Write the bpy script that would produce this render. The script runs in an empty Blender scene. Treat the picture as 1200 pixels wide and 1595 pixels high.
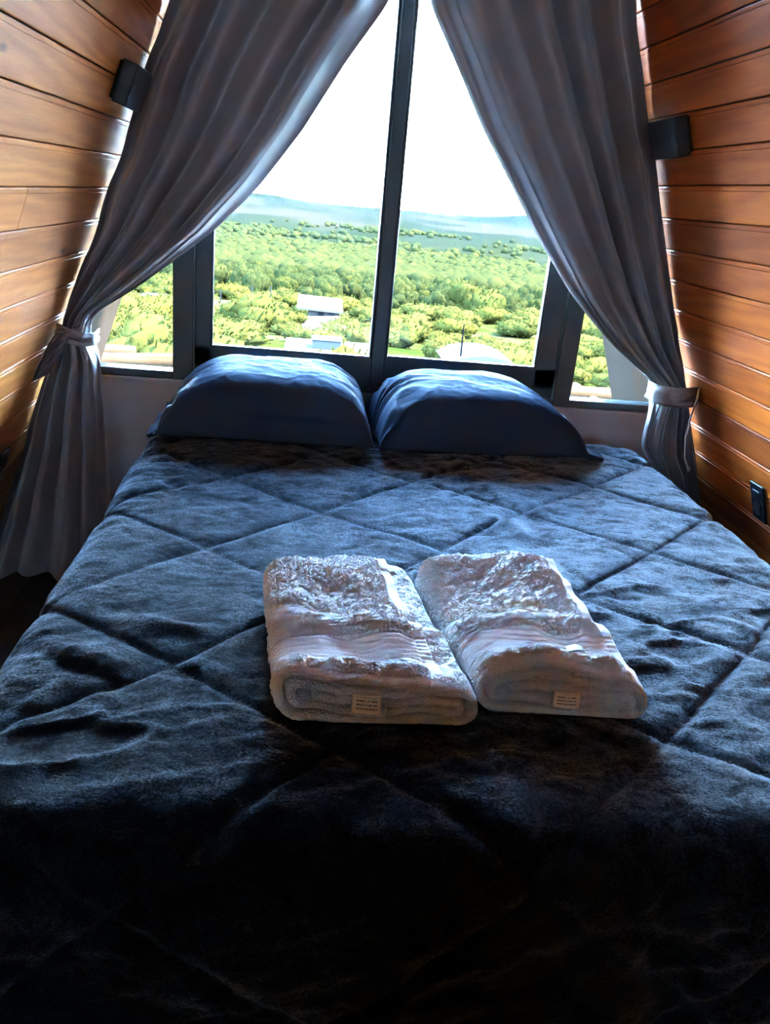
import bpy, math, random
import numpy as np
from mathutils import Vector, Matrix

random.seed(7)
RNG = np.random.default_rng(7)
SC = bpy.context.scene
COL = SC.collection
PI = math.pi
R = math.radians

# ------------------------------------------------------------------ camera
H_EYE = 1.29
cam_data = bpy.data.cameras.new('camera')
cam = bpy.data.objects.new('camera', cam_data)
COL.objects.link(cam)
SC.camera = cam
yaw, pitch, roll = R(6.369), R(20.717), R(5.481)
fwd = Vector((math.sin(yaw) * math.cos(pitch), math.cos(yaw) * math.cos(pitch), -math.sin(pitch)))
rt = Vector((math.cos(yaw), -math.sin(yaw), 0))
up = rt.cross(fwd)
rt2 = rt * math.cos(roll) + up * math.sin(roll)
up2 = -rt * math.sin(roll) + up * math.cos(roll)
mw = Matrix((rt2, up2, -fwd)).transposed().to_4x4()
mw.translation = Vector((0, 0, H_EYE))
cam.matrix_world = mw
cam_data.sensor_fit = 'VERTICAL'
cam_data.sensor_height = 36.0
cam_data.lens = 1300.0 / 1595.0 * 36.0
cam_data.clip_start = 0.02
cam_data.clip_end = 20000

# ------------------------------------------------------------------ world + exposure
world = bpy.data.worlds.new('sky')
SC.world = world
world.use_nodes = True
wn = world.node_tree
bg = wn.nodes['Background']
# bright hazy midday sky: white round the horizon, pale blue higher up, the same in every direction
tcw = wn.nodes.new('ShaderNodeTexCoord'); spw = wn.nodes.new('ShaderNodeSeparateXYZ'); rw = wn.nodes.new('ShaderNodeValToRGB')
wn.links.new(tcw.outputs['Generated'], spw.inputs[0]); wn.links.new(spw.outputs[2], rw.inputs[0]); wn.links.new(rw.outputs[0], bg.inputs[0])
els = rw.color_ramp.elements
els[0].position = 0.0; els[0].color = (.47, .75, 1.05, 1)
els[1].position = 1.0; els[1].color = (.15, .42, 1.0, 1)
e = els.new(.16); e.color = (.40, .70, 1.05, 1)
e = els.new(.5); e.color = (.23, .53, 1.04, 1)
bg.inputs[1].default_value = 8.0

# soft sun high on the right, veiled by the haze
sun_data = bpy.data.lights.new('sun', 'SUN'); sun_data.energy = 13.0; sun_data.angle = R(3); sun_data.color = (1.0, .88, .66)
sun = bpy.data.objects.new('sun', sun_data); COL.objects.link(sun)
sun.rotation_euler = Vector((-.62, .12, -1.05)).to_track_quat('-Z', 'Y').to_euler()

SC.view_settings.view_transform = 'Standard'
SC.view_settings.look = 'None'
SC.view_settings.gamma = 1.0
SC.view_settings.use_curve_mapping = False
SC.view_settings.exposure = 5.0
try:
    SC.cycles.max_bounces = 10
    SC.cycles.diffuse_bounces = 5
    SC.cycles.transparent_max_bounces = 12
    SC.cycles.caustics_reflective = False
    SC.cycles.caustics_refractive = False
    SC.cycles.sample_clamp_indirect = 6
except Exception:
    pass

# ------------------------------------------------------------------ helpers
def tag(o, label=None, cat=None, group=None, kind=None):
    if label: o['label'] = label
    if cat: o['category'] = cat
    if group: o['group'] = group
    if kind: o['kind'] = kind
    return o

def empty(name, loc=(0, 0, 0), parent=None):
    o = bpy.data.objects.new(name, None)
    COL.objects.link(o)
    o.location = loc
    o.empty_display_size = 0.05
    if parent: o.parent = parent
    return o

def link(name, me, mat=None, parent=None, smooth=True):
    o = bpy.data.objects.new(name, me)
    COL.objects.link(o)
    if mat and not me.materials: me.materials.append(mat)
    if parent: o.parent = parent
    if smooth and len(me.polygons):
        me.polygons.foreach_set('use_smooth', [True] * len(me.polygons))
    return o

class MB:
    """collects vertices and faces, built as one mesh"""
    def __init__(self): self.v = []; self.f = []
    def add(self, vs, fs):
        b = len(self.v)
        self.v += [tuple(p) for p in vs]
        self.f += [tuple(i + b for i in f) for f in fs]
        return self
    def box(self, x0, x1, y0, y1, z0, z1):
        return self.hexa([(x0, y0, z0), (x1, y0, z0), (x1, y1, z0), (x0, y1, z0), (x0, y0, z1), (x1, y0, z1), (x1, y1, z1), (x0, y1, z1)])
    def hexa(self, vs):
        return self.add(vs, [(0, 3, 2, 1), (4, 5, 6, 7), (0, 1, 5, 4), (1, 2, 6, 5), (2, 3, 7, 6), (3, 0, 4, 7)])
    def prism_y(self, poly, y0, y1):
        """polygon in XZ pulled along Y"""
        n = len(poly)
        vs = [(x, y0, z) for x, z in poly] + [(x, y1, z) for x, z in poly]
        fs = [tuple(range(n)), tuple(range(2 * n - 1, n - 1, -1))]
        fs += [(i, i + n, (i + 1) % n + n, (i + 1) % n) for i in range(n)]
        return self.add(vs, fs)
    def tube(self, pts, r, n=10, caps=True):
        pts = [Vector(p) for p in pts]
        rs = r if isinstance(r, (list, tuple)) else [r] * len(pts)
        vs = []; fs = []
        ref = None
        for i, p in enumerate(pts):
            t = (pts[min(i + 1, len(pts) - 1)] - pts[max(i - 1, 0)]).normalized()
            if ref is None:
                ref = Vector((0, 0, 1)) if abs(t.z) < .9 else Vector((1, 0, 0))
            a = t.cross(ref).normalized(); b = a.cross(t).normalized(); ref = b
            for k in range(n):
                c = 2 * PI * k / n
                vs.append(p + a * math.cos(c) * rs[i] + b * math.sin(c) * rs[i])
        for i in range(len(pts) - 1):
            for k in range(n):
                k2 = (k + 1) % n
                fs.append((i * n + k, i * n + k2, (i + 1) * n + k2, (i + 1) * n + k))
        if caps:
            fs.append(tuple(range(n - 1, -1, -1)))
            m = (len(pts) - 1) * n
            fs.append(tuple(range(m, m + n)))
        return self.add(vs, fs)
    def build(self, name, mat=None, parent=None, smooth=False, bevel=0, seg=2):
        me = bpy.data.meshes.new(name)
        me.from_pydata(self.v, [], self.f)
        me.update()
        o = link(name, me, mat, parent, smooth)
        if bevel:
            m = o.modifiers.new('bevel', 'BEVEL'); m.width = bevel; m.segments = seg; m.limit_method = 'ANGLE'; m.angle_limit = R(40)
        fix_normals(me)
        return o

def fix_normals(me):
    import bmesh
    bm = bmesh.new(); bm.from_mesh(me)
    bmesh.ops.recalc_face_normals(bm, faces=bm.faces)
    bm.to_mesh(me); bm.free()

def quad_mesh(name, P, closed_u=False, closed_v=False):
    """P: (nv, nu, 3) array -> mesh with quads"""
    nv, nu = P.shape[:2]
    idx = np.arange(nv * nu).reshape(nv, nu)
    a = idx; 
    if closed_u: a = np.concatenate([a, a[:, :1]], 1)
    if closed_v: a = np.concatenate([a, a[:1]], 0)
    q = np.stack([a[:-1, :-1], a[:-1, 1:], a[1:, 1:], a[1:, :-1]], -1).reshape(-1, 4)
    return np_mesh(name, P.reshape(-1, 3), q)

def np_mesh(name, V, Q, T=None):
    me = bpy.data.meshes.new(name)
    me.vertices.add(len(V)); me.vertices.foreach_set('co', np.ascontiguousarray(V, dtype=np.float32).ravel())
    loops = Q.ravel() if T is None else np.concatenate([Q.ravel(), T.ravel()])
    nq = len(Q); nt = 0 if T is None else len(T)
    me.loops.add(len(loops)); me.loops.foreach_set('vertex_index', loops.astype(np.int32))
    me.polygons.add(nq + nt)
    st = np.concatenate([np.arange(nq) * 4, nq * 4 + np.arange(nt) * 3]).astype(np.int32)
    me.polygons.foreach_set('loop_start', st)
    me.update(calc_edges=True)
    me.validate()
    return me

def _hash(ix, iy, iz, seed):
    h = (ix * 374761393 + iy * 668265263 + iz * 2147483647 + seed * 974634777).astype(np.int64) & 0xffffffff
    h = ((h ^ (h >> 13)) * 1274126177) & 0xffffffff
    h = ((h ^ (h >> 16)) * 2246822519) & 0xffffffff
    h = h ^ (h >> 15)
    return (h & 0xffff) / 32767.5 - 1.0

def vnoise(x, y, z=0.0, seed=0):
    x, y, z = np.broadcast_arrays(np.asarray(x, float), np.asarray(y, float), np.asarray(z, float))
    ix, iy, iz = np.floor(x).astype(np.int64), np.floor(y).astype(np.int64), np.floor(z).astype(np.int64)
    fx, fy, fz = x - ix, y - iy, z - iz
    fx, fy, fz = [t * t * t * (t * (t * 6 - 15) + 10) for t in (fx, fy, fz)]
    r = 0
    for dx in (0, 1):
        for dy in (0, 1):
            for dz in (0, 1):
                r = r + _hash(ix + dx, iy + dy, iz + dz, seed) * (fx if dx else 1 - fx) * (fy if dy else 1 - fy) * (fz if dz else 1 - fz)
    return r

def fbm(x, y, z=0.0, oct=4, seed=0):
    r = 0; a = .5
    for i in range(oct):
        k = 2.03 ** i
        r = r + a * vnoise(np.asarray(x) * k, np.asarray(y) * k, np.asarray(z) * k, seed + i * 17); a *= .5
    return r

# ------------------------------------------------------------------ materials
class NT:
    def __init__(self, name):
        self.m = bpy.data.materials.new(name); self.m.use_nodes = True
        self.t = self.m.node_tree; self.b = self.t.nodes['Principled BSDF']; self.out = self.t.nodes['Material Output']
    def n(self, typ, **kw):
        nd = self.t.nodes.new('ShaderNode' + typ)
        for k, v in kw.items():
            if k.startswith('_'): setattr(nd, k[1:], v)
            else: nd.inputs[k.replace('_', ' ')].default_value = v
        return nd
    def l(self, a, b): self.t.links.new(a, b); return self
    def set(self, **kw):
        for k, v in kw.items():
            k = k.replace('_', ' ')
            self.b.inputs[k].default_value = (v + (1,)) if isinstance(v, tuple) and len(v) == 3 and k not in ('Subsurface Radius',) else v
        return self
    def coord(self, which='Object', scale=(1, 1, 1), rnd=0):
        tc = self.n('TexCoord'); mp = self.n('Mapping'); mp.inputs['Scale'].default_value = scale
        if rnd:
            oi = self.n('ObjectInfo'); mm = self.n('MapRange', To_Max=float(rnd)); cx = self.n('CombineXYZ')
            self.l(oi.outputs['Random'], mm.inputs[0])
            for k in range(3): self.l(mm.outputs[0], cx.inputs[k])
            self.l(cx.outputs[0], mp.inputs['Location'])
        self.l(tc.outputs[which], mp.inputs['Vector'])
        return mp.outputs[0]
    def noise(self, vec, scale=5, detail=4, rough=.5, dist=0):
        nd = self.n('TexNoise', Scale=scale, Detail=detail, Roughness=rough, Distortion=dist)
        self.l(vec, nd.inputs['Vector']); return nd.outputs['Fac']
    def ramp(self, fac, stops):
        nd = self.n('ValToRGB'); cr = nd.color_ramp
        while len(cr.elements) < len(stops): cr.elements.new(.5)
        for e, (p, c) in zip(cr.elements, stops):
            e.position = p; e.color = tuple(c) + (1,) if len(c) == 3 else c
        self.l(fac, nd.inputs[0]); return nd.outputs[0]
    def mix(self, fac, a, b, blend='MIX'):
        nd = self.n('Mix', _data_type='RGBA', _blend_type=blend)
        for s, v in ((nd.inputs[0], fac), (nd.inputs[6], a), (nd.inputs[7], b)):
            if isinstance(v, (int, float)): s.default_value = v
            elif isinstance(v, tuple): s.default_value = v if len(v) == 4 else v + (1,)
            else: self.l(v, s)
        return nd.outputs[2]
    def math(self, op, a, b=0.0):
        nd = self.n('Math', _operation=op)
        for s, v in ((nd.inputs[0], a), (nd.inputs[1], b)):
            if isinstance(v, (int, float)): s.default_value = v
            else: self.l(v, s)
        return nd.outputs[0]
    def bump(self, h, strength=.3, dist=.01, normal=None):
        nd = self.n('Bump', Strength=strength, Distance=dist); self.l(h, nd.inputs['Height'])
        if normal: self.l(normal, nd.inputs['Normal'])
        self.l(nd.outputs[0], self.b.inputs['Normal']); return nd.outputs[0]
    def col(self, c): self.l(c, self.b.inputs['Base Color']); return self

def simple(name, color, rough=.5, spec=.5, metal=0, **kw):
    n = NT(name); n.set(Base_Color=color, Roughness=rough, Metallic=metal, **kw); n.b.inputs['Specular IOR Level'].default_value = spec
    return n.m

def wood_mat(name, light, dark, gloss=.32, knots=True):
    n = NT(name)
    v = n.coord('Object', (1, .085, 1), rnd=40)
    big = n.noise(v, 24, 6, .6, 1.6)
    v2 = n.coord('Object', (9, .5, 9), rnd=17)
    fine = n.noise(v2, 22, 4, .6)
    w = n.n('TexWave', _wave_type='BANDS', _bands_direction='DIAGONAL', Scale=13.0, Distortion=11.0, Detail=3.0, Detail_Scale=1.0)
    n.l(v, w.inputs['Vector'])
    g = n.math('ADD', n.math('MULTIPLY', big, .55), n.math('MULTIPLY', w.outputs['Fac'], .22))
    g = n.math('ADD', g, n.math('MULTIPLY', fine, .25))
    c = n.ramp(g, [(.25, dark), (.5, tuple((a + b) / 2 for a, b in zip(dark, light))), (.72, light)])
    oi = n.n('ObjectInfo')
    tone = n.ramp(oi.outputs['Random'], [(0, (.62, .56, .55)), (.3, (.9, .86, .85)), (.7, (1.0, 1.0, 1.0)), (1, (1.15, 1.2, 1.2))])
    c = n.mix(1.0, c, tone, 'MULTIPLY')
    if knots:
        vk = n.coord('Object', (1.4, .55, 1.4), rnd=9)
        vo = n.n('TexVoronoi', Scale=4.2); n.l(vk, vo.inputs['Vector'])
        kf = n.ramp(vo.outputs['Distance'], [(.035, (1, 1, 1)), (.075, (0, 0, 0))])
        c = n.mix(kf, c, tuple(x * .25 for x in dark))
    n.col(c)
    n.set(Roughness=gloss + .15, Coat_Weight=.02, Coat_Roughness=.3); n.b.inputs['Specular IOR Level'].default_value = .12
    n.bump(n.math('ADD', fine, n.math('MULTIPLY', big, .4)), .12, .004)
    return n.m

M_WOOD_L = wood_mat('varnished_plank_lit', (.62, .215, .042), (.40, .108, .015))  # left wall's stronger light and glare put into a paler tone
M_WOOD_R = wood_mat('varnished_plank_dim', (.60, .138, .016), (.36, .064, .005))  # same timber, toned darker and redder for the less lit right wall
M_WOODDK = wood_mat('dark_floor_wood', (.045, .02, .01), (.02, .009, .005), knots=False)
M_SLAB = simple('grey_roof_board', (0.01368, 0.00969, 0.00673), .9, 0.0)
M_CORD = simple('pale_cord', (.6, .6, .62), .7)
M_BLACK = simple('black_plastic', (.012, .013, .016), .38)
M_BLACK2 = simple('black_gloss_plastic', (.016, .018, .022), .18)
M_SCREW = simple('screw_metal', (.5, .5, .5), .3, metal=1)

def frame_mat():
    n = NT('black_aluminium'); n.set(Base_Color=(.011, .014, .0145), Roughness=.36, Metallic=.0)
    f = n.noise(n.coord('Object'), 300, 2); n.bump(f, .05, .001); return n.m
M_FRAME = frame_mat()

def plaster_mat():
    n = NT('brown_grey_plaster')
    v = n.coord('Object'); f = n.noise(v, 30, 6, .6); g = n.noise(v, 3, 3)
    n.col(n.ramp(g, [(.3, (.19, .165, .168)), (.7, (.25, .215, .218))])); n.set(Roughness=.75)
    n.bump(f, .35, .006); return n.m
M_PLASTER = plaster_mat()

def glass_mat():
    n = NT('window_glass'); t = n.t
    tr = n.n('BsdfTransparent'); tr.inputs[0].default_value = (.97, .985, .98, 1)
    gl = n.n('BsdfGlossy'); gl.inputs['Roughness'].default_value = .0
    fr = n.n('Fresnel', IOR=1.35); mx = n.n('MixShader')
    n.l(fr.outputs[0], mx.inputs[0]); n.l(tr.outputs[0], mx.inputs[1]); n.l(gl.outputs[0], mx.inputs[2]); n.l(mx.outputs[0], n.out.inputs[0])
    return n.m
M_GLASS = glass_mat()

def curtain_mat():
    n = NT('brown_grey_satin')
    v = n.coord('Object', (1, 1, 1)); f = n.noise(n.coord('Object', (700, 700, 260)), 1, 2)
    g = n.noise(v, 6, 3)
    n.col(n.ramp(g, [(.3, (.155, .120, .118)), (.7, (.19, .150, .146))]))
    n.set(Roughness=.42, Sheen_Weight=.25, Sheen_Roughness=.4)
    n.b.inputs['Specular IOR Level'].default_value = .55
    n.bump(f, .06, .0006)
    tl = n.n('BsdfTranslucent'); tl.inputs[0].default_value = (.12, .085, .075, 1); mx = n.n('MixShader'); mx.inputs[0].default_value = .014
    n.l(n.b.outputs[0], mx.inputs[1]); n.l(tl.outputs[0], mx.inputs[2]); n.l(mx.outputs[0], n.out.inputs[0])
    return n.m
M_CURTAIN = curtain_mat()

def velvet_mat():
    n = NT('dark_slate_velvet')
    v = n.coord('Object', (1, 1.6, 1))
    a = n.noise(v, 9, 6, .66, 1.5); b = n.noise(n.coord('Object', (1, 1.4, 1)), 26, 5, .65, .8)
    m = n.math('ADD', n.math('MULTIPLY', a, .6), n.math('MULTIPLY', b, .4))
    pile = n.ramp(m, [(.40, (.10, .10, .10)), (.62, (.85, .85, .85))])
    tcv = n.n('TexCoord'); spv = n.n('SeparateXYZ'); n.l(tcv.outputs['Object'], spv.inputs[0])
    right_lift = n.math('ADD', spv.outputs[0], n.math('MULTIPLY', n.noise(n.coord('Object'), 2.2, 3), 1.0))
    right_lift = n.ramp(right_lift, [(.55, (.72,) * 3), (1.0, (1.9,) * 3)])  # brighter light on the right side, painted into base colour and sheen
    pile = n.math('MULTIPLY', pile, right_lift)
    gr = n.noise(n.coord('Object'), 240, 2, .6)
    pile = n.math('MULTIPLY', pile, n.math('MULTIPLY_ADD', n.math('SUBTRACT', gr, .5), 2.2)) if False else n.math('MULTIPLY', pile, n.ramp(gr, [(.36, (.35,) * 3), (.66, (1.5,) * 3)]))
    n.col(n.mix(pile, (.0014, .0017, .0021), (.0135, .016, .0195)))
    sw = n.ramp(pile, [(0, (.03,) * 3), (1, (.54,) * 3)])
    n.l(sw, n.b.inputs['Sheen Weight'])
    n.set(Roughness=.75, Sheen_Roughness=.38, Sheen_Tint=(.95, .96, 1.0))
    n.b.inputs['Specular IOR Level'].default_value = .0; n.set(Roughness=1.0)
    f = n.noise(n.coord('Object'), 420, 3, .7); nb = n.bump(f, .5, .003)
    n.bump(m, .4, .012, nb)
    return n.m
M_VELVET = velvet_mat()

def pillow_mat():
    n = NT('dark_blue_satin')
    f = n.noise(n.coord('Object'), 900, 2); g = n.noise(n.coord('Object'), 14, 4)
    n.set(Base_Color=(.020, .027, .041), Roughness=.6, Sheen_Weight=.0, Sheen_Roughness=.35, Sheen_Tint=(.75, .88, 1.0))
    n.b.inputs['Specular IOR Level'].default_value = .008
    n.bump(n.math('ADD', n.math('MULTIPLY', f, .05), g), .10, .01)
    return n.m
M_PILLOW = pillow_mat()

def terry_mat():
    n = NT('white_terry')
    at = n.n('Attribute'); at.attribute_name = 'pile'
    v = n.coord('Object')
    f = n.noise(v, 330, 3, .75, .4); vo = n.n('TexVoronoi', Scale=260.0); n.l(v, vo.inputs['Vector'])
    h = n.math('ADD', f, n.math('MULTIPLY', vo.outputs['Distance'], .7))
    h = n.math('MULTIPLY', h, at.outputs['Fac'])
    n.set(Base_Color=(.70, .66, .65), Roughness=.95, Sheen_Weight=.35, Sheen_Roughness=.6)
    n.b.inputs['Specular IOR Level'].default_value = .1
    n.bump(h, .8, .010)
    return n.m
M_TERRY = terry_mat()
def weave_mat():
    n = NT('white_woven_band'); n.set(Base_Color=(.68, .64, .62), Roughness=.75); return n.m
M_WEAVE = weave_mat()

def log_mat():
    n = NT('pale_log'); f = n.noise(n.coord('Object', (1, 12, 12)), 4, 5)
    n.col(n.ramp(f, [(.3, (.0155, .0075, .0034)), (.7, (.024, .0143, .0075))])); n.set(Roughness=1.0); n.b.inputs['Specular IOR Level'].default_value = 0.0; n.bump(f, .3, .01); return n.m
M_LOG = log_mat()

def foliage(name, c0, c1, s=1.2):
    n = NT(name)
    f = n.noise(n.coord('Object', rnd=30), s, 5, .6)
    oi = n.n('ObjectInfo')
    c = n.ramp(f, [(.32, c0), (.66, c1)])
    tone = n.ramp(oi.outputs['Random'], [(0, (.72, .8, .85)), (.5, (1, 1, 1)), (1, (1.25, 1.12, .85))])
    n.col(n.mix(1.0, c, tone, 'MULTIPLY')); n.set(Roughness=1.0); n.b.inputs['Specular IOR Level'].default_value = 0.0
    tl = n.n('BsdfTranslucent'); n.l(c, tl.inputs[0]); mx = n.n('MixShader'); mx.inputs[0].default_value = .45
    n.l(n.b.outputs[0], mx.inputs[1]); n.l(tl.outputs[0], mx.inputs[2]); n.l(mx.outputs[0], n.out.inputs[0])
    return n.m
M_LEAF = foliage('bright_leaves', (0.01035, 0.01112, 0.00251), (0.02351, 0.01963, 0.00431), 7.0)
M_LEAF2 = foliage('mid_leaves', (0.00456, 0.00653, 0.00209), (0.01139, 0.01112, 0.00328), 4.0)
M_LEAF3 = foliage('far_leaves', (0.00419, 0.00616, 0.00287), (0.00957, 0.00986, 0.00383), .05)
M_BARK = simple('bark', (.16, .12, .09), .9)

def ground_mat():
    n = NT('grass_and_scrub')
    v = n.coord('Object')
    a = n.noise(v, .018, 6, .6, .6); b = n.noise(v, .22, 5, .65); f = n.noise(n.coord('Object', (1, .35, 1)), .0022, 5, .55, .5)
    near = n.ramp(n.math('ADD', n.math('MULTIPLY', a, .5), n.math('MULTIPLY', b, .5)),
                  [(.36, (.12, .22, .04)), (.48, (.25, .33, .07)), (.56, (.42, .36, .17)), (.66, (.55, .42, .27))])
    far = n.ramp(f, [(.38, (.08, .12, .07)), (.48, (.12, .155, .08)), (.55, (.22, .20, .13)), (.62, (.27, .22, .16)), (.7, (.10, .13, .07))])
    tc = n.n('TexCoord'); sp = n.n('SeparateXYZ'); n.l(tc.outputs['Object'], sp.inputs[0])
    fac = n.n('MapRange', From_Min=180.0, From_Max=520.0); n.l(sp.outputs[1], fac.inputs[0])
    n.col(n.mix(1.0, n.mix(fac.outputs[0], near, far), (.0205, .0194, .0165), 'MULTIPLY')); n.set(Roughness=1.0); n.b.inputs['Specular IOR Level'].default_value = 0.0
    n.bump(b, .6, .6)
    return n.m
M_GROUND = ground_mat()
M_WHITE = simple('white_paint', (0.01710, 0.01539, 0.01425), .6, 0.0)
M_WALLW = simple('pale_wall', (0.00798, 0.00598, 0.00485), .8, 0.0)
M_ROOF = simple('pale_roof', (0.01824, 0.01425, 0.01225), .7, 0.0)
M_CONC = simple('pale_concrete', (0.01881, 0.01596, 0.01339), .8, 0.0)
M_DARK = simple('dark_opening', (.06, .06, .065), .6)
M_DARKOUT = simple('dark_outdoor_paint', (.0012, .0012, .0014), 1.0, 0.0)
M_CAR = simple('white_car_paint', (.020, .020, .021), .6, 0.0)
M_CARGLASS = simple('dark_car_glass', (.0016, .002, .0026), .6, 0.0)
M_POLE = simple('pale_pole', (0.00627, 0.00627, 0.00598), .7, 0.0)

# ------------------------------------------------------------------ the room shell
KL, KR = .345, .350                         # lean of the two walls
def xl(z): return -.583 + KL * (z - H_EYE)   # inner face of the left wall
def xr(z): return 1.076 - KR * (z - H_EYE)   # inner face of the right wall
Y_BACK, Y_WIN, Y_EAVE = -1.5, 2.83, 3.49
Z_TOP = 2.56

def slab(name, xf, sgn):
    o = .024 * sgn; t = .10 * sgn
    m = MB().prism_y([(xf(-.05) + o, -.05), (xf(-.05) + o + t, -.05), (xf(Z_TOP + .1) + o + t, Z_TOP + .1), (xf(Z_TOP + .1) + o, Z_TOP + .1)], Y_BACK, 2.955)
    ob = m.build(name, M_WOODDK); tag(ob, kind='structure')
    e = MB().prism_y([(xf(-.05), -.05), (xf(-.05) + o + t, -.05), (xf(Z_TOP + .1) + o + t, Z_TOP + .1), (xf(Z_TOP + .1), Z_TOP + .1)], 2.96, Y_EAVE)
    tag(e.build('trim_1' if sgn < 0 else 'trim_2', M_SLAB), kind='structure'); return ob
wall_left = slab('wall_left', xl, -1)
wall_right = slab('wall_right', xr, 1)

# tongue-and-groove planks lying along Y, each one a piece of its own
VP = .0895
def plank_mesh(name, xf, k, sgn, z0, z1, y0, y1):
    """face profile with a small bead above each groove; n points into the room"""
    nrm = Vector((-sgn, 0, -k)).normalized()
    dz = z1 - z0
    g = .0016
    prof = [(g, -.016), (g, -.0022), (g + .0014, -.0005), (.005, 0), (dz - .0135, 0), (dz - .0125, -.0018), (dz - .0115, -.0018), (dz - .0105, -.0006), (dz - .0035, -.0006), (dz - g, -.0022), (dz - g, -.016)]
    poly = []
    for s, d in prof:
        z = z0 + s; x = xf(z)
        poly.append((x + nrm.x * d, z + nrm.z * d))
    m = MB().prism_y(poly, y0, y1)
    me = bpy.data.meshes.new(name); me.from_pydata(m.v, [], m.f); me.update(); fix_normals(me)
    return me
def panel(wall, xf, k, sgn, z_ref, splits):
    n0 = int(math.floor((0 - z_ref) / VP))
    i = n0
    while True:
        z0 = z_ref + i * VP; z1 = z0 + VP
        if z0 > Z_TOP - .04: break
        z0 = max(z0, .0)
        cuts = [-.15] + splits.get(i, []) + [Y_WIN + .06]  # planks stop behind the camera; unseen dark boards beyond cut bounced light
        for a, b in zip(cuts[:-1], cuts[1:]):
            me = plank_mesh('plank', xf, k, sgn, z0, z1, a + .0012, b - .0012)
            link('plank', me, M_WOOD_L if sgn < 0 else M_WOOD_R, wall, smooth=False)
        i += 1
panel(wall_left, xl, KL, -1, H_EYE + .037, {-2: [1.94], 1: [.2], 3: [1.1], -4: [.7], -6: [1.55]})
panel(wall_right, xr, KR, 1, H_EYE + .0995, {0: [.9], -3: [1.4], -5: [.6], 2: [.3]})

m = MB().box(-1.3, 1.8, Y_BACK, 2.95, -.12, 0); floor = m.build('floor', M_WOODDK); tag(floor, kind='structure')
for k in range(14):
    x0 = -1.05 + k * .18
    f = MB().box(x0 + .001, x0 + .179, Y_BACK + .06, Y_WIN, -.004, .006).build('floor_board', M_WOODDK, floor, bevel=.0015, seg=1)
m = MB().box(xl(Z_TOP) - .05, xr(Z_TOP) + .05, Y_BACK, 3.0, Z_TOP, Z_TOP + .08); tag(m.build('ceiling', M_WOODDK), kind='structure')
m = MB().prism_y([(xl(0), 0), (xr(0), 0), (xr(Z_TOP), Z_TOP), (xl(Z_TOP), Z_TOP)], Y_BACK, Y_BACK + .05); tag(m.build('wall_back', M_WOODDK), kind='structure')

# low plastered wall under the window
Z_SILL = .645
m = MB().prism_y([(xl(0) + .004, .0), (xr(0) - .004, .0), (xr(Z_SILL) - .004, Z_SILL), (xl(Z_SILL) + .004, Z_SILL)], Y_WIN, Y_WIN + .12)
wf = m.build('wall_front', M_PLASTER); tag(wf, kind='structure')
MB().prism_y([(xl(.636) + .006, .636), (xr(.636) - .006, .636), (xr(Z_SILL) - .006, Z_SILL + .002), (xl(Z_SILL) + .006, Z_SILL + .002)], Y_WIN - .008, Y_WIN).build('ledge', M_PLASTER, wf, bevel=.002)

# ------------------------------------------------------------------ the window
win = empty('window_1', (0.245, Y_WIN, Z_SILL)); tag(win, kind='structure')
def wpart(mb, name, mat=M_FRAME, bevel=.003):
    o = mb.build(name, mat, win, bevel=bevel)
    o.matrix_parent_inverse = Matrix.Translation(-Vector(win.location))
    return o
def ztop_at(x, pad=0):      # height of the sloped roof line above x
    zl = H_EYE + (x + .583) / KL; zr = H_EYE + (1.076 - x) / KR
    return min(zl, zr, Z_TOP) - pad
def upright(name, x0, x1, y0, y1, z0, bevel=.003, cap=Z_TOP):
    za, zb = min(ztop_at(x0), cap), min(ztop_at(x1), cap)
    return wpart(MB().hexa([(x0, y0, z0), (x1, y0, z0), (x1, y1, z0), (x0, y1, z0), (x0, y0, za), (x1, y0, zb), (x1, y1, zb), (x0, y1, za)]), name, bevel=bevel)
YF = Y_WIN + .02
upright('center_post', .2235, .2665, YF, YF + .06, Z_SILL)
upright('post', -.445, -.378, YF - .014, YF + .07, Z_SILL)
upright('post', .872, .934, YF - .014, YF + .07, Z_SILL)
upright('sash_stile', -.376, -.3215, YF + .002, YF + .05, .70)
upright('sash_stile', .7955, .870, YF + .002, YF + .05, .70)
upright('sash_stile', .2135, .2232, YF + .008, YF + .05, .70)
upright('sash_stile', .2668, .276, YF + .008, YF + .05, .70)
wpart(MB().box(-.376, .2235, YF + .002, YF + .05, .655, .7655), 'sash_rail')
wpart(MB().box(.2665, .870, YF + .002, YF + .05, .655, .7725), 'sash_rail')
wpart(MB().box(-.316, .2135, YF - .001, YF + .012, .7655, .7705), 'glazing_bead', bevel=.001)
wpart(MB().box(.276, .7955, YF - .001, YF + .012, .7725, .7775), 'glazing_bead', bevel=.001)
wpart(MB().box(-.3215, -.316, YF - .001, YF + .012, .7655, 1.9), 'glazing_bead', bevel=.001)
wpart(MB().box(.790, .7955, YF - .001, YF + .012, .7725, 1.9), 'glazing_bead', bevel=.001)
wpart(MB().box(-.378, .872, YF - .006, YF + .07, Z_SILL, .668), 'bottom_rail')
wpart(MB().box(xl(.66) + .004, -.445, YF - .006, YF + .06, Z_SILL, .671), 'bottom_rail')
wpart(MB().box(.934, xr(.66) - .004, YF - .006, YF + .06, Z_SILL, .671), 'bottom_rail')
for s, xf, k in ((1, xl, KL), (-1, xr, KR)):     # sloped side frames along the roof
    z0, z1 = Z_SILL, Z_TOP - .02
    wpart(MB().prism_y([(xf(z0) + s * .003, z0), (xf(z0) + s * .022, z0), (xf(z1) + s * .022, z1), (xf(z1) + s * .003, z1)], YF, YF + .06), 'side_frame')
wpart(MB().box(-.30, .79, YF, YF + .05, 2.02, 2.07), 'transom')
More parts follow.
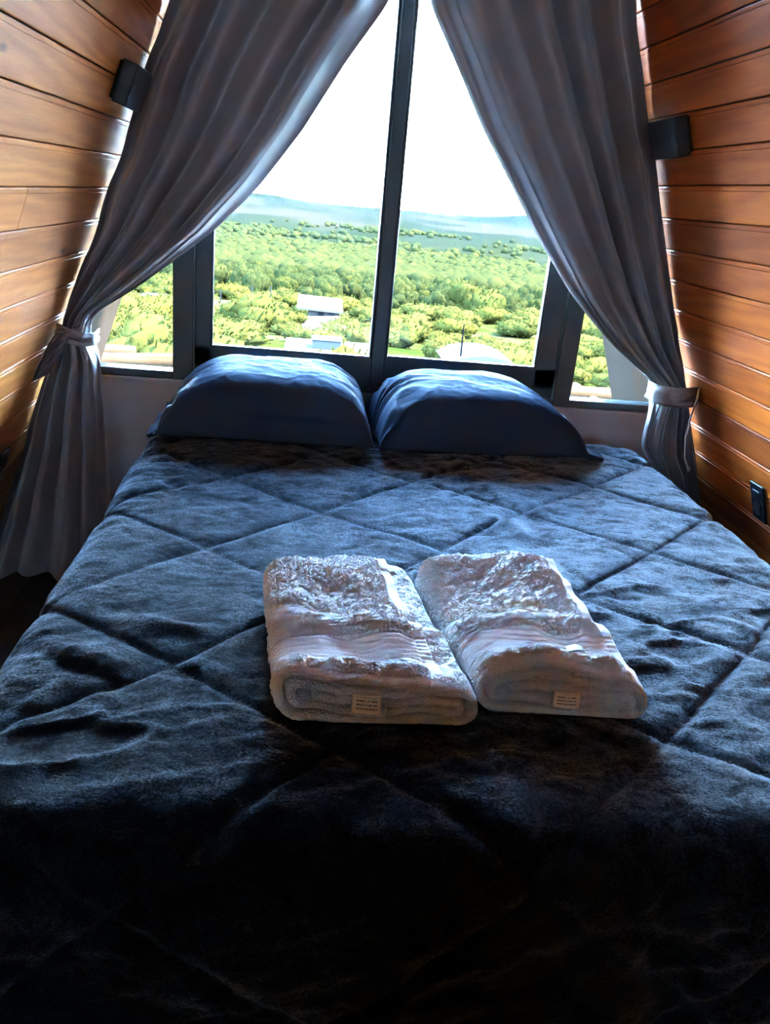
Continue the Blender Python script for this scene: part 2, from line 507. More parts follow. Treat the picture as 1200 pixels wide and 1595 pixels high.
def pane(poly):
    m = MB().prism_y(poly, YF + .024, YF + .029); o = wpart(m, 'pane', M_GLASS, bevel=0); return o
pane([(xl(.672) + .02, .672), (-.447, .672), (-.447, ztop_at(-.447, .07))])
pane([(.936, .672), (xr(.672) - .02, .672), (.936, ztop_at(.936, .07))])
pane([(-.32, .767), (.214, .767), (.214, 2.02), (xl(2.02) + .02, 2.02), (-.32, ztop_at(-.32, .06))])
pane([(.276, .774), (.7945, .774), (.7945, ztop_at(.7945, .06)), (xr(2.02) - .02, 2.02), (.276, 2.02)])
pane([(xl(2.07) + .025, 2.07), (.222, 2.07), (.222, Z_TOP - .02), (xl(Z_TOP) + .03, Z_TOP - .02)])  # unseen upper glass, added clear above the rod to light bed and towels
pane([(.268, 2.07), (xr(2.07) - .025, 2.07), (xr(Z_TOP) - .03, Z_TOP - .02), (.268, Z_TOP - .02)])

# ------------------------------------------------------------------ curtains
def smooth_interp(z, zs, vs):
    zs = np.array(zs)[::-1]; vs = np.array(vs)[::-1]
    zz = np.linspace(zs[0], zs[-1], 700); vv = np.interp(zz, zs, vs)
    ker = np.hanning(31); ker /= ker.sum(); vp = np.pad(vv, 15, mode='edge'); vv = np.convolve(vp, ker, 'valid')
    return np.interp(z, zz, vv)

def curtain(name, inner, tie_z, side, yc, nf, seed, low):
    """inner: list of (z, x) of the free edge; the other edge follows the wall"""
    zs = np.concatenate([np.linspace(2.12, 1.2, 90), np.linspace(1.2, .60, 110)[1:], np.linspace(.60, .02, 60)[1:]])
    us = np.linspace(0, 1, 300)
    xi = smooth_interp(zs, [a for a, b in inner], [b for a, b in inner])
    xf = xl if side < 0 else xr
    rng = np.random.default_rng(seed)
    gap = .005 + .006 * vnoise(zs * 9, 0, 0, seed)
    xo = np.array([xf(z) for z in zs]) - side * (gap + .004)
    pull = np.exp(-((zs - tie_z) / .055) ** 2)
    U, Z = np.meshgrid(us, zs)
    XI, XO = xi[:, None], xo[:, None]
    # uneven folds
    ph = np.cumsum(np.abs(1 + .55 * vnoise(us * nf * .9, 3.3, 0, seed))); ph = (ph - ph[0]) / (ph[-1] - ph[0])
    warp = .05 * vnoise(Z * 1.3, U * 2, 0, seed + 5)
    PH = 2 * PI * nf * (ph[None, :] + warp * np.sin(PI * U))
    above = Z > tie_z
    t = np.clip((2.12 - Z) / (2.12 - tie_z), 0, 1)
    amp = np.where(above, .034 - .010 * t, .016 + .010 * np.clip((tie_z - Z) / .25, 0, 1))
    amp = amp * (1 - .65 * pull[:, None])
    fold = np.sin(PH) + .16 * np.sin(2 * PH + 1.1) + .55 * np.sin(.5 * PH + 2)
    fine = .22 * np.sin(3.1 * PH + 4 * Z) * np.exp(-((Z - tie_z) / .35) ** 2)
    X = XO + (XI - XO) * U
    # fold crowding: cloth slides sideways along with its folds
    X = X + (XI - XO) * .35 / nf * np.cos(PH) / (2 * PI) * 2.2 * np.sin(PI * U)
    Y = yc + amp * (fold + fine) * np.minimum(1, U * 12)
    # rounded bunch at the tie
    bun = np.clip(pull[:, None] + np.where(above, 0, .35 * np.exp(-np.clip(tie_z - Z, 0, 9) / .25)), 0, 1)
    Y = Y - .05 * bun * np.sqrt(np.clip(1 - (2 * U - 1) ** 2, 0, 1)) + .03 * bun
    # the hem turns away toward the glass so its face looks at the opening
    hem = np.clip((U - .885) / .115, 0, 1)
    wid = np.where(above, np.clip(np.abs(XI - XO) / .4, .25, 1), .5)
    Y = Y + hem ** 1.3 * .125 * wid - .024 * wid * np.exp(-((U - .885) / .05) ** 2)
    sm = np.clip((tie_z + .30 - Z) / .30, 0, 1); Y = Y - .06 * sm * sm * (3 - 2 * sm)
    Y = np.minimum(Y, Y_WIN - .018)
    # soft sag wrinkles
    Y = Y + .006 * fbm(X * 9 + Z * 6, Z * 5 - X * 7, 0, 3, seed + 9)
    P = np.stack([X, Y, Z], -1)
    root = empty(name, (float(xo[-1]), yc, 0.0))
    me = quad_mesh('drape', P)
    d = link('drape', me, M_CURTAIN, root); d.matrix_parent_inverse = Matrix.Translation(-Vector(root.location))
    return root

cL = curtain('curtain', [(2.12, .236), (1.93, .236), (1.786, .167), (1.635, .064), (1.445, -.05), (1.28, -.171), (1.145, -.298), (1.044, -.418), (.95, -.536), (.885, -.635), (.84, -.655), (.80, -.655), (.74, -.630), (.579, -.617), (.377, -.611), (.02, -.60)],
             .815, -1, 2.63, 4.6, 11, .3)
tag(cL, 'brown-grey satin curtain left of the window, tied back by a strap with a hanging flap', 'curtain')
cR = curtain('curtain', [(2.12, .246), (1.95, .246), (1.80, .299), (1.668, .386), (1.512, .481), (1.383, .576), (1.213, .701), (1.052, .83), (.922, .958), (.845, 1.055), (.80, 1.132), (.74, 1.148), (.638, 1.135), (.57, 1.135), (.50, 1.20), (.42, 1.23), (.02, 1.25)],
             .775, 1, 2.655, 4.8, 23, .3)
tag(cR, 'brown-grey satin curtain right of the window, tied by a band with a dangling cord', 'curtain')

def ribbon(name, pts, widths, parent, thick=.003, wdir=None, nsub=40, wav=.0, seed=1):
    """cloth strap along pts; wdir gives the across-direction at each point"""
    pts = np.array(pts, float); wd = np.array(wdir, float)
    s = np.linspace(0, len(pts) - 1, nsub)
    def ip(a): return np.stack([np.interp(s, np.arange(len(pts)), a[:, k]) for k in range(a.shape[1])], -1)
    C = ip(pts); D = ip(wd); D /= np.linalg.norm(D, axis=1)[:, None]; Wd = np.interp(s, np.arange(len(pts)), widths)
    ker = np.hanning(9); ker /= ker.sum()
    for k in range(3): C[:, k] = np.convolve(np.pad(C[:, k], 4, mode='edge'), ker, 'valid')
    v = np.linspace(-.5, .5, 14)
    P = C[:, None, :] + D[:, None, :] * (Wd[:, None] * v[None, :])[..., None]
    P[..., 1] += wav * vnoise(s[:, None] * 1.7, v[None, :] * 5, 0, seed) - .004 * np.cos(v * 2 * PI)[None, :]
    me = quad_mesh(name, P); o = link(name, me, M_CURTAIN, parent); o.matrix_parent_inverse = Matrix.Translation(-Vector(parent.location))
    so = o.modifiers.new('cloth', 'SOLIDIFY'); so.thickness = thick; so.offset = 0
    return o
# left strap: round the bunch, then its loose end hanging along the wall
ribbon('tieback', [(-.640, 2.66, .812), (-.632, 2.57, .811), (-.655, 2.515, .816), (-.695, 2.500, .829), (-.727, 2.503, .838)], [.035, .037, .04, .045, .05], cL, wdir=[(0, 0, 1)] * 2 + [(.1, 0, 1)] * 2 + [(.2, 0, 1)], wav=.008)
ribbon('tieback_flap', [(-.688, 2.515, .846), (-.700, 2.495, .828), (-.718, 2.485, .796), (-.740, 2.483, .756), (-.758, 2.488, .722), (-.766, 2.493, .706)], [.068, .072, .070, .066, .064, .062], cL, wdir=[(.8, .5, .25), (.8, .5, .3), (.8, .5, .36), (.8, .5, .40), (.8, .5, .42), (.8, .5, .42)], thick=.007, wav=.014, seed=4)
# right band and its cord
ribbon('tieback', [(1.128, 2.66, .770), (1.127, 2.58, .770), (1.148, 2.530, .772), (1.200, 2.512, .776), (1.245, 2.520, .780), (1.262, 2.56, .782)], [.058, .06, .062, .064, .064, .062], cR, wdir=[(0, 0, 1)] * 6, wav=.006, seed=8)
o = MB().tube([(1.236, 2.512, .812), (1.231, 2.500, .775), (1.222, 2.497, .71), (1.220, 2.497, .65), (1.232, 2.500, .585), (1.252, 2.505, .555), (1.258, 2.506, .543)], .0032, 8).build('cord', M_CORD, cR, smooth=True)
o.matrix_parent_inverse = Matrix.Translation(-Vector(cR.location)); tag(o, 'thin pale cord with knotted end')
o2 = MB().tube([(1.257, 2.506, .552), (1.259, 2.506, .543), (1.260, 2.506, .535)], [.003, .0062, .002], 8).build('knot', M_CORD, o, smooth=True)
rod = empty('curtain_rod', (.241, 2.645, 2.13)); tag(rod, 'black curtain rod above both curtains, spanning the two sloped walls', 'curtain rod')
o = MB().tube([(xl(2.13) + .004, 2.645, 2.13), (xr(2.13) - .004, 2.645, 2.13)], .011, 12).build('pole', M_FRAME, rod, smooth=True); o.matrix_parent_inverse = Matrix.Translation(-Vector(rod.location))

# ------------------------------------------------------------------ wall fittings
def on_wall(side, y, z, name, label, cat):
    """Empty on the wall: local X along +Y or -Y, local Y up the slope, local Z into the room"""
    xf, k = (xl, KL) if side < 0 else (xr, KR)
    nrm = Vector((-side, 0, -k)).normalized()
    upv = Vector((-side * k, 0, 1)).normalized() if side > 0 else Vector((k, 0, 1)).normalized()
    xax = upv.cross(nrm)
    o = empty(name)
    mtx = Matrix((xax, upv, nrm)).transposed().to_4x4(); mtx.translation = Vector((xf(z), y, z)); o.matrix_world = mtx
    return tag(o, label, cat)
def wall_lamp(side, y, z, label):
    t = on_wall(side, y, z, 'wall_lamp', label, 'wall lamp')
    MB().box(-.088, .088, -.046, .046, 0, .008).build('back_plate', M_BLACK, t, bevel=.002)
    MB().box(-.098, .098, -.052, .052, .008, .046).build('housing', M_BLACK, t, bevel=.004)
    sx = -.075 if side < 0 else .075
    MB().tube([(sx, .0, .046), (sx, .0, .0475)], .0032, 12).build('screw', M_SCREW, t)
wall_lamp(-1, 2.448, 1.500, 'small black box lamp on the left plank wall beside the curtain')
wall_lamp(1, 2.485, 1.517, 'small black box lamp on the right plank wall beside the curtain')

def outlet(side, y, z, label):
    t = on_wall(side, y, z, 'power_outlet', label, 'outlet')
    MB().box(-.038, .038, -.059, .059, 0, .009).build('cover_plate', M_BLACK2, t, bevel=.004, seg=3)
    s = MB().box(-.021, .021, .016, .040, .009, .0125).build('switch', M_BLACK2, t, bevel=.0025, seg=3)
    q = MB()
    n = 6
    q.prism_y([(.021 * math.cos(PI / 6 + PI / 3 * i) * 1.0, .024 * math.sin(PI / 6 + PI / 3 * i)) for i in range(6)], 0, .004)
    q.v = [(a, c - .018, b + .009) for a, b, c in q.v]
    so = q.build('socket', M_BLACK, t, bevel=.0015)
    for dx in (-.0095, 0, .0095):
        MB().tube([(dx, -.018 + (.004 if dx == 0 else 0), .0132), (dx, -.018 + (.004 if dx == 0 else 0), .0138)], .0024, 10).build('hole', M_DARK, so)
outlet(1, 2.180, .558, 'black power outlet with switch low on the right plank wall')
outlet(-1, 2.395, .448, 'black power outlet low on the left plank wall behind the bed')

# ------------------------------------------------------------------ bed and duvet
bed = empty('bed', (.355, 1.75, 0)); tag(bed, 'low double bed under the dark quilted duvet', 'bed')
def bpart(mb, name, mat, bevel):
    o = mb.build(name, mat, bed, bevel=bevel, seg=4, smooth=False); o.matrix_parent_inverse = Matrix.Translation(-Vector(bed.location)); return o
bpart(MB().box(-.36, 1.07, .85, 2.68, .06, .28), 'base', simple('bed_base_cloth', (.02, .02, .022), .8), .01)
bpart(MB().box(-.36, 1.07, .85, 2.68, .28, .498), 'mattress', simple('mattress_cloth', (.5, .5, .5), .8), .04)
for x in (-.32, 1.03):
    for y in (.92, 2.6): bpart(MB().tube([(x, y, .006), (x, y, .06)], .025, 14), 'leg', M_BLACK, 0)

def duvet():
    x0, x1, y0, y1 = -.475, 1.185, .80, 2.765
    r = .085
    a0, a1, b0, b1 = x0 + r, x1 - r, y0 + r, y1 - r
    ext = .42
    A = np.concatenate([np.linspace(a0 - ext, a0, 46)[:-1], np.linspace(a0, a1, 190), np.linspace(a1, a1 + ext, 46)[1:]])
    B = np.concatenate([np.linspace(b0 - ext, b0, 46)[:-1], np.linspace(b0, b1, 240), np.linspace(b1, b1 + .20, 24)[1:]])
    GA, GB = np.meshgrid(A, B)
    cx, cy = np.clip(GA, a0, a1), np.clip(GB, b0, b1)
    dx, dy = GA - cx, GB - cy
    d = np.hypot(dx, dy); dd = np.where(d < 1e-9, 1, d)
    nx, ny = dx / dd, dy / dd
    q = np.minimum(d, r * PI / 2) / r
    out = r * np.sin(q); drop = r * (1 - np.cos(q)) + np.maximum(0, d - r * PI / 2)
    out = out + .018 * np.clip(drop / .3, 0, 1) * np.sin(9 * (GA + GB) + 3 * vnoise(GA * 3, GB * 3, 0, 3))
    zt = .540
    X = cx + nx * out; Y = cy + ny * out; Z = zt - drop
    # gentle crown and sag of the bed
    Z = Z + .010 * fbm(GA * 1.6 + 4, GB * 1.6, 0, 3, 31) * np.exp(-d / .1)
    # quilting: diamond seams with puffed cells
    p = (GA + .197) / .262 + .05 * vnoise(GA * 4, GB * 4, 1, 41); qq = (GB - 1.209 - .10 * (GA + .197)) / .475 + .025 * vnoise(GA * 4, GB * 4, 7, 42)
    s1 = qq - p / 2; s2 = qq + p / 2
    f1 = np.abs(s1 - np.round(s1)) / 2.84; f2 = np.abs(s2 - np.round(s2)) / 2.84
    f = np.minimum(f1, f2)
    puff = .0085 * (1 - np.exp(-f1 / .013)) * (1 - np.exp(-f2 / .013)) - .003 * np.exp(-(f / .005) ** 2)
    # creases: crossing ridges, stronger in patches
    e1 = fbm(GA * 7 + GB * 3, GB * 13 - GA * 4, 0, 4, 51); e2 = fbm(GA * 15 - GB * 5, GB * 24, 2, 3, 61)
    patch = np.clip(.5 + 1.6 * fbm(GA * 2.2, GB * 2.2, 5, 2, 71), .1, 1)
    wr = (.0085 * np.maximum(0, .28 - np.abs(e1)) / .28 * patch + .006 * e1 + .0022 * e2 * patch) * np.clip(f / .02, .2, 1)
    # pinched pucker strokes beside the seams
    wr += .003 * np.sin(70 * (GA + .3 * GB) + 6 * vnoise(GA * 6, GB * 6, 0, 81)) * np.exp(-f / .03) * patch
    # two named creases of the photograph: a fold on the left side and one right of the towels
    def crease(ax, ay, bx, by, h, w):
        L = math.hypot(bx - ax, by - ay); tx, ty = (bx - ax) / L, (by - ay) / L
        s = (GA - ax) * tx + (GB - ay) * ty; n = -(GA - ax) * ty + (GB - ay) * tx + .012 * np.sin(s * 25)
        return h * np.exp(-(n / w) ** 2) * np.exp(-((s / L - .5) / .36) ** 4)
    wr += crease(-.42, 1.30, -.24, 1.13, .011, .022) - crease(-.42, 1.26, -.24, 1.09, .007, .018)
    wr += crease(-.29, 1.36, -.12, 1.27, .014, .02)
    wr -= crease(.60, 1.72, .64, 1.50, .004, .012) + crease(.62, 1.55, .76, 1.52, .004, .010)
    wr += crease(.54, 1.78, .50, 1.98, .012, .03)
    disp = puff + wr
    sq = np.sin(q); cq = np.cos(q)
    X = X + nx * sq * disp; Y = Y + ny * sq * disp; Z = Z + np.where(d < 1e-9, 1, cq) * disp
    Y = np.minimum(Y, 2.80)
    Z = np.maximum(Z, .05 + .01 * vnoise(GA * 5, GB * 5, 0, 3))
    me = quad_mesh('duvet', np.stack([X, Y, Z], -1))
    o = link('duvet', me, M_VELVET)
    return tag(o, 'dark slate velvet duvet quilted in diamonds, spread over the bed', 'duvet')
duvet()

# ------------------------------------------------------------------ pillows
def pillow(name, cx, cy, yawdeg, a, b, t, flip, label, seed, taper=2.3, hem=.06, crease=0.0):
    """flip=-1: tapered open end on the left; +1: on the right"""
    nu, nv = 190, 150
    u = np.linspace(-1, 1, nu); v = np.linspace(-1, 1, nv)
    u = np.sign(u) * (1 - (1 - np.abs(u)) ** 1.5); v = np.sign(v) * (1 - (1 - np.abs(v)) ** 1.5)
    U, V = np.meshgrid(u, v)
    W_ = U * flip                                   # +1 = the tapered end
    plump = np.where(W_ < 0, (1 - np.abs(W_) ** 5.0) ** .62, np.clip(1 - np.abs(W_) ** taper, 0, 1) ** .75)
    prof = np.where(V < 0, np.clip(1 - np.abs(V) ** 6.5, 0, 1) ** .50, np.clip(1 - np.abs(V) ** 3.6, 0, 1) ** .60) * (1 + .06 * V)
    T = t * plump * prof
    X = a * U * (1 - .045 * (1 - V ** 4) * U ** 6); Yv = b * V * (1 - .04 * (1 - U ** 4) * V ** 6)
    corner = np.exp(-((1 - np.abs(U)) / .22) ** 1.5)
    ang = np.arctan2(V - 0, (1.15 - np.abs(U)))
    rad = .015 * np.sin(ang * 9 + 5 * vnoise(U * 3, V * 3, 0, seed) + np.sign(U) * 2) * corner * prof ** .5
    wr = rad + .008 * fbm(U * 3 + V, V * 3, 0, 3, seed + 3) * prof * plump
    wr += .005 * np.maximum(0, .2 - np.abs(fbm(U * 5 - V * 2, V * 4 + U, 0, 3, seed + 7))) / .2 * np.clip(corner + .35, 0, 1) * prof * plump
    # fold line low on the front face
    front = crease * np.clip((V + .975) / .006, 0, 1) * np.exp(-((V + .975) / .05) ** 2) * np.exp(-((U - .30) / .42) ** 4)
    top = T + wr
    Z = .030 + .95 * top
    Yt = Yv - .011 * front
    bulge = .035 * np.clip(T / t, 0, 1)
    Zb = .030 - .012 * (T / t) + 0 * wr
    Pt = np.stack([X, Yt - bulge * (V < 0) * np.abs(V) ** 3, Z], -1)
    Pb = np.stack([X, Yv, Zb], -1)
    V3 = np.concatenate([Pt.reshape(-1, 3), Pb.reshape(-1, 3)])
    idx = np.arange(nu * nv).reshape(nv, nu)
    q1 = np.stack([idx[:-1, :-1], idx[:-1, 1:], idx[1:, 1:], idx[1:, :-1]], -1).reshape(-1, 4)
    q2 = q1[:, ::-1] + nu * nv
    bd = np.concatenate([idx[0, :-1], idx[:-1, -1], idx[-1, :0:-1], idx[:0:-1, 0]])
    bn = np.roll(bd, -1)
    q3 = np.stack([bd, bd + nu * nv, bn + nu * nv, bn], -1)
    me = np_mesh('pillowcase', V3, np.concatenate([q1, q2, q3]))
    root = empty(name, (cx, cy, .549)); root.rotation_euler = (0, 0, R(yawdeg)); tag(root, label, 'pillow')
    c = link('pillowcase', me, M_PILLOW, root)
    # open hem of the pillowcase: a flat double edge past the filling
    vv = np.linspace(-.93, .93, 60); hh = np.linspace(0, 1, 10)
    HV, HH = np.meshgrid(vv, hh)
    hx = flip * (a * .955 + hem * HH); hy = b * HV * (1 - .06 * HH)
    hz = .030 + .016 * (1 - HV ** 2) * (1 - HH) - .014 * HH + .006 * np.sin(HV * 8 + seed) * HH
    for s in (1,):
        hm = quad_mesh('hem', np.stack([hx, hy, hz], -1)); ho = link('hem', hm, M_PILLOW, root)
        so = ho.modifiers.new('cloth', 'SOLIDIFY'); so.thickness = .012; so.offset = 0
    return root
pillow('pillow', -.110, 2.615, 0, .325, .212, .205, -1, 'dark blue satin pillow on the left half of the bed head', 101, 3.2, .035, 1.0)
pillow('pillow', .553, 2.625, 5.5, .345, .212, .205, 1, 'dark blue satin pillow on the right half of the bed head', 202)

# ------------------------------------------------------------------ towels
def towel(name, quad, mirror, label, seed, hem_at):
    """folded bath towel: one ribbon of terry wound flat, pulled along its depth. quad = FL, FR, BR, BL on the bed"""
    FL, FR, BR, BL = [np.array(p) for p in quad]
    L = .0172; th = .0152
    zc = [th / 2 + L * i for i in range(5)]
    def arc(xc, za, zb, sx, n):     # half ellipse from za to zb bulging to sx
        tt = np.linspace(-PI / 2, PI / 2, n); rz = (zb - za) / 2
        return [(xc + sx * abs(rz) * .95 * math.cos(q), (za + zb) / 2 + rz * math.sin(q)) for q in tt]
    w = .285
    pts = []
    R4 = (zc[4] - zc[0]) / 2 * .95
    pts += [(x, zc[4]) for x in np.linspace(hem_at * w, R4, 115)]
    pts += arc(R4, zc[4], zc[0], -1, 46)[1:]
    R3 = (zc[3] - zc[0]) / 2 * .95
    pts += [(x, zc[0]) for x in np.linspace(R4, w - R3, 40)[1:]]
    pts += arc(w - R3, zc[0], zc[3], 1, 36)[1:]
    R2 = (zc[3] - zc[1]) / 2 * .95
    pts += [(x, zc[3]) for x in np.linspace(w - R3, .018 + R2, 60)[1:]]
    pts += arc(.018 + R2, zc[3], zc[1], -1, 20)[1:]
    R1 = (zc[2] - zc[1]) / 2 * .95
    pts += [(x, zc[1]) for x in np.linspace(.018 + R2, w - .020 - R1, 50)[1:]]
    pts += arc(w - .020 - R1, zc[1], zc[2], 1, 12)[1:]
    pts += [(x, zc[2]) for x in np.linspace(w - .020 - R1, .05, 40)[1:]]
    pts = np.array(pts)
    N = len(pts)
    tan = np.gradient(pts, axis=0); tan /= np.linalg.norm(tan, axis=1)[:, None]
    nor = np.stack([tan[:, 1], -tan[:, 0]], -1)       # outer side of the winding
    M = 230
    v = np.linspace(0, 1, M)
    arcs = np.concatenate([[0], np.cumsum(np.linalg.norm(np.diff(pts, axis=0), axis=1))])
    def place(x, z, vv):
        s = x / w
        if mirror: pass
        F = FL[None] * (1 - s)[:, None] + FR[None] * s[:, None]; B = BL[None] * (1 - s)[:, None] + BR[None] * s[:, None]
        return F * (1 - vv) + B * vv
    ends = np.ones(M); e = .012 / .45
    ends = np.clip(np.minimum(v, 1 - v) / e, 0, 1) ** .5
    V_ = np.zeros((M, 2 * N, 3)); PILE = np.zeros((M, 2 * N))
    depth = .45
    for j, vv in enumerate(v):
        yy = vv * depth
        for side in (0, 1):
            sg = 1 if side == 0 else -1
            half = th / 2 * (.55 + .45 * ends[j])
            tf = np.clip(arcs / .055, 0, 1); tf = .22 + .78 * tf * tf * (3 - 2 * tf)
            off = half * tf
            pile = np.ones(N)
            outer_top = np.arange(N) < 175
            if side == 0:
                terry = .0040 * fbm(arcs * 120, yy * 120, 0, 3, seed) + .0022 * vnoise(arcs * 420, yy * 420, 0, seed + 2)
                ribs = 0.0; pl = 1.0
                if .052 < yy < .132:
                    pl = .12; ribs = -.0040 + .0027 * math.cos((yy - .052) / .0104 * 2 * PI)
                elif .196 < yy < .222:
                    pl = .12; ribs = -.0036 + .0022 * math.cos((yy - .196) / .0087 * 2 * PI)
                for b0 in (.046, .138, .190, .228):
                    ribs -= .0024 * math.exp(-((yy - b0) / .005) ** 2)
                if yy < .010: pl = .3
                pile = np.where(outer_top, pl, .6) * np.clip((arcs - .016) / .006, .15, 1)
                groove = -.0025 * np.exp(-((arcs - .018) / .0022) ** 2)
                off = off + np.where(outer_top, terry * pile + ribs * tf + groove * .5, terry * np.where((np.arange(N) >= 225) & (np.arange(N) < 295), .6, .2))
            x = pts[:, 0] + sg * nor[:, 0] * off; z = pts[:, 1] + sg * nor[:, 1] * off
            z = z - th / 2 * (1 - tf)
            # soft swelling of the whole stack
            hz = np.clip(pts[:, 1] / .08, 0, 1)
            sw = .016 * math.exp(-((yy - .165) / .030) ** 2) + .014 * math.exp(-((yy - .030) / .026) ** 2) - .008 * math.exp(-((yy - .088) / .03) ** 2) - .009 * math.exp(-((yy - .212) / .02) ** 2) + .010 * math.exp(-((yy - .42) / .04) ** 2)
            lump = .022 * fbm(pts[:, 0] * 9 + yy * 3, np.full(N, yy * 8 - 2), 0, 2, seed + 5) + .010 * fbm(pts[:, 0] * 24 - yy * 14, np.full(N, yy * 20), 0, 2, seed + 8)
            sag = -.010 * np.clip((pts[:, 0] / w - .70) / .3, 0, 1) ** 1.5 * (1 if vv < .9 else 1)
            wavy = .0045 * np.sin(pts[:, 0] * 42 + seed) * np.clip(1 - abs(pts[:, 1] - zc[1]) / .02, 0, 1)
            z = z + hz * (sw * (.45 + .55 * np.clip(1 - abs(pts[:, 0] / w - .42) / .6, 0, 1)) + lump + sag) + wavy
            pos = place(x, z, vv)
            V_[j, side * N:(side + 1) * N, :2] = pos; V_[j, side * N:(side + 1) * N, 2] = np.maximum(z, .0005)
            PILE[j, side * N:(side + 1) * N] = pile
    # ring order: outer side forward, inner side back
    order = np.concatenate([np.arange(N), np.arange(2 * N - 1, N - 1, -1)])
    P = V_[:, order]; PILE = PILE[:, order]
    base = np.array([*(FL + FR + BR + BL) / 4, .562])
    P = P.copy(); P[..., 2] += .562
    P = P - base
    nr = 2 * N
    idx = np.arange(M * nr).reshape(M, nr); a = np.concatenate([idx, idx[:, :1]], 1)
    q = np.stack([a[:-1, :-1], a[:-1, 1:], a[1:, 1:], a[1:, :-1]], -1).reshape(-1, 4)
    k = np.arange(N - 1)
    capf = np.stack([k, k + 1, nr - 2 - k, nr - 1 - k], -1)
    capb = capf[:, ::-1] + (M - 1) * nr
    me = np_mesh('folded_terry', P.reshape(-1, 3), np.concatenate([q, capf[:, ::-1], capb[:, ::-1]]))
    at = me.attributes.new('pile', 'FLOAT', 'POINT'); at.data.foreach_set('value', PILE.astype(np.float32).ravel())
    fix_normals(me)
    root = empty(name, tuple(base)); tag(root, label, 'towel')
    link('folded_terry', me, M_TERRY, root)
    return root

tagm = NT('care_tag_print')
def care_tag_mat():
    n = tagm
    tc = n.n('TexCoord'); sp = n.n('SeparateXYZ'); n.l(tc.outputs['Generated'], sp.inputs[0])
    lines = n.math('GREATER_THAN', n.math('SINE', n.math('MULTIPLY', sp.outputs[2], 30.0)), .35)
    words = n.math('GREATER_THAN', n.noise(n.coord('Generated', (22, 1, 5)), 1.0, 2), .44)
    inx = n.math('MULTIPLY', n.math('GREATER_THAN', sp.outputs[0], .14), n.math('LESS_THAN', sp.outputs[0], .86))
    inz = n.math('MULTIPLY', n.math('GREATER_THAN', sp.outputs[2], .12), n.math('LESS_THAN', sp.outputs[2], .88))
    f = n.math('MULTIPLY', n.math('MULTIPLY', lines, words), n.math('MULTIPLY', inx, inz))
    n.col(n.mix(f, (.80, .62, .44), (.16, .11, .08))); n.set(Roughness=.6)
    return n.m
M_TAG = care_tag_mat()
tw1 = towel('towel', [(-.014, 1.030), (.276, 1.032), (.212, 1.462), (-.050, 1.418)], False, 'white folded terry towel, left of the two on the duvet', 301, .84)
tw2 = towel('towel', [(.291, 1.068), (.550, 1.062), (.528, 1.515), (.238, 1.440)], False, 'white folded terry towel, right of the two on the duvet', 402, .97)
def soft_tag(parent, x0, x1, z0, z1, y, name='care_tag', mat=M_TAG, curl=.004):
    xs = np.linspace(x0, x1, 12); zs = np.linspace(z1, z0, 8); X, Z = np.meshgrid(xs, zs)
    Y = y - curl * np.sin((X - x0) / (x1 - x0) * 2.2) - .003 * np.linspace(0, 1, 8)[:, None]
    o = link(name, quad_mesh(name, np.stack([X, Y, Z], -1)), mat, parent); o.matrix_parent_inverse = Matrix.Translation(-Vector(parent.location))
    so = o.modifiers.new('cloth', 'SOLIDIFY'); so.thickness = .0008
    return o
tag(soft_tag(tw1, .093, .136, .588, .618, 1.026), 'cream care tag with tiny printed lines')
tag(soft_tag(tw2, .402, .443, .586, .612, 1.060), 'cream care tag with tiny printed lines')
# small grey loop lying on the right towel near its front edge
xs = np.linspace(.425, .452, 12); ys = np.linspace(1.092, 1.108, 8); X, Y = np.meshgrid(xs, ys)
o = link('hanging_loop', quad_mesh('hanging_loop', np.stack([X, Y, .662 + .004 * np.sin((X - .425) / .027 * PI) + 0 * Y], -1)), simple('grey_tape', (.35, .36, .37), .6), tw2)
o.matrix_parent_inverse = Matrix.Translation(-Vector(tw2.location)); so = o.modifiers.new('cloth', 'SOLIDIFY'); so.thickness = .002; tag(o, 'small grey tape loop')

# ------------------------------------------------------------------ outside: terrain
PY = [-200, 2, 5, 20, 45, 80, 115, 165, 300, 500, 800, 1300, 2200, 3500, 6000, 9000]
PZ = [-1.0, -1.0, -1.4, -4.3, -7.3, -11.4, -14.1, -19.6, -30, -41, -51, -61, -71, -82, -92, -130]
def ground_z(x, y):
    x = np.asarray(x, float); y = np.asarray(y, float)
    z = np.interp(y, PY, PZ)
    far = np.clip((y - 250) / 1200, 0, 1)
    z = z + .5 * fbm(x * .06, y * .06, 0, 3, 5) * np.clip((y - 10) / 30, 0, 1) * (1 - far)
    z = z + far * 9 * fbm(x * .0022, y * .0016, 0, 4, 9) * np.clip(y / 1500, .5, 1.6)
    ridge = np.exp(-((y - 5200 - .15 * x) / 900) ** 2)
    az = x / np.maximum(y, 1)
    z = z + ridge * (10 + 62 * np.clip((az - .185) / .09, 0, 1) + 26 * np.exp(-((az + .06) / .05) ** 2) + 22 * fbm(x * .0009, y * .0005, 0, 3, 14))
    return z
def terrain():
    ys = np.concatenate([[-150, -40], np.linspace(-8, 30, 24), np.geomspace(32, 8500, 260)])
    ts = np.linspace(-1, 1, 220)
    Yg = np.repeat(ys[:, None], 220, 1); Xg = ts[None, :] * (40 + .75 * np.maximum(Yg, 0))
    Zg = ground_z(Xg, Yg)
    o = link('ground', quad_mesh('ground', np.stack([Xg, Yg, Zg], -1)), M_GROUND); tag(o, kind='structure')
terrain()

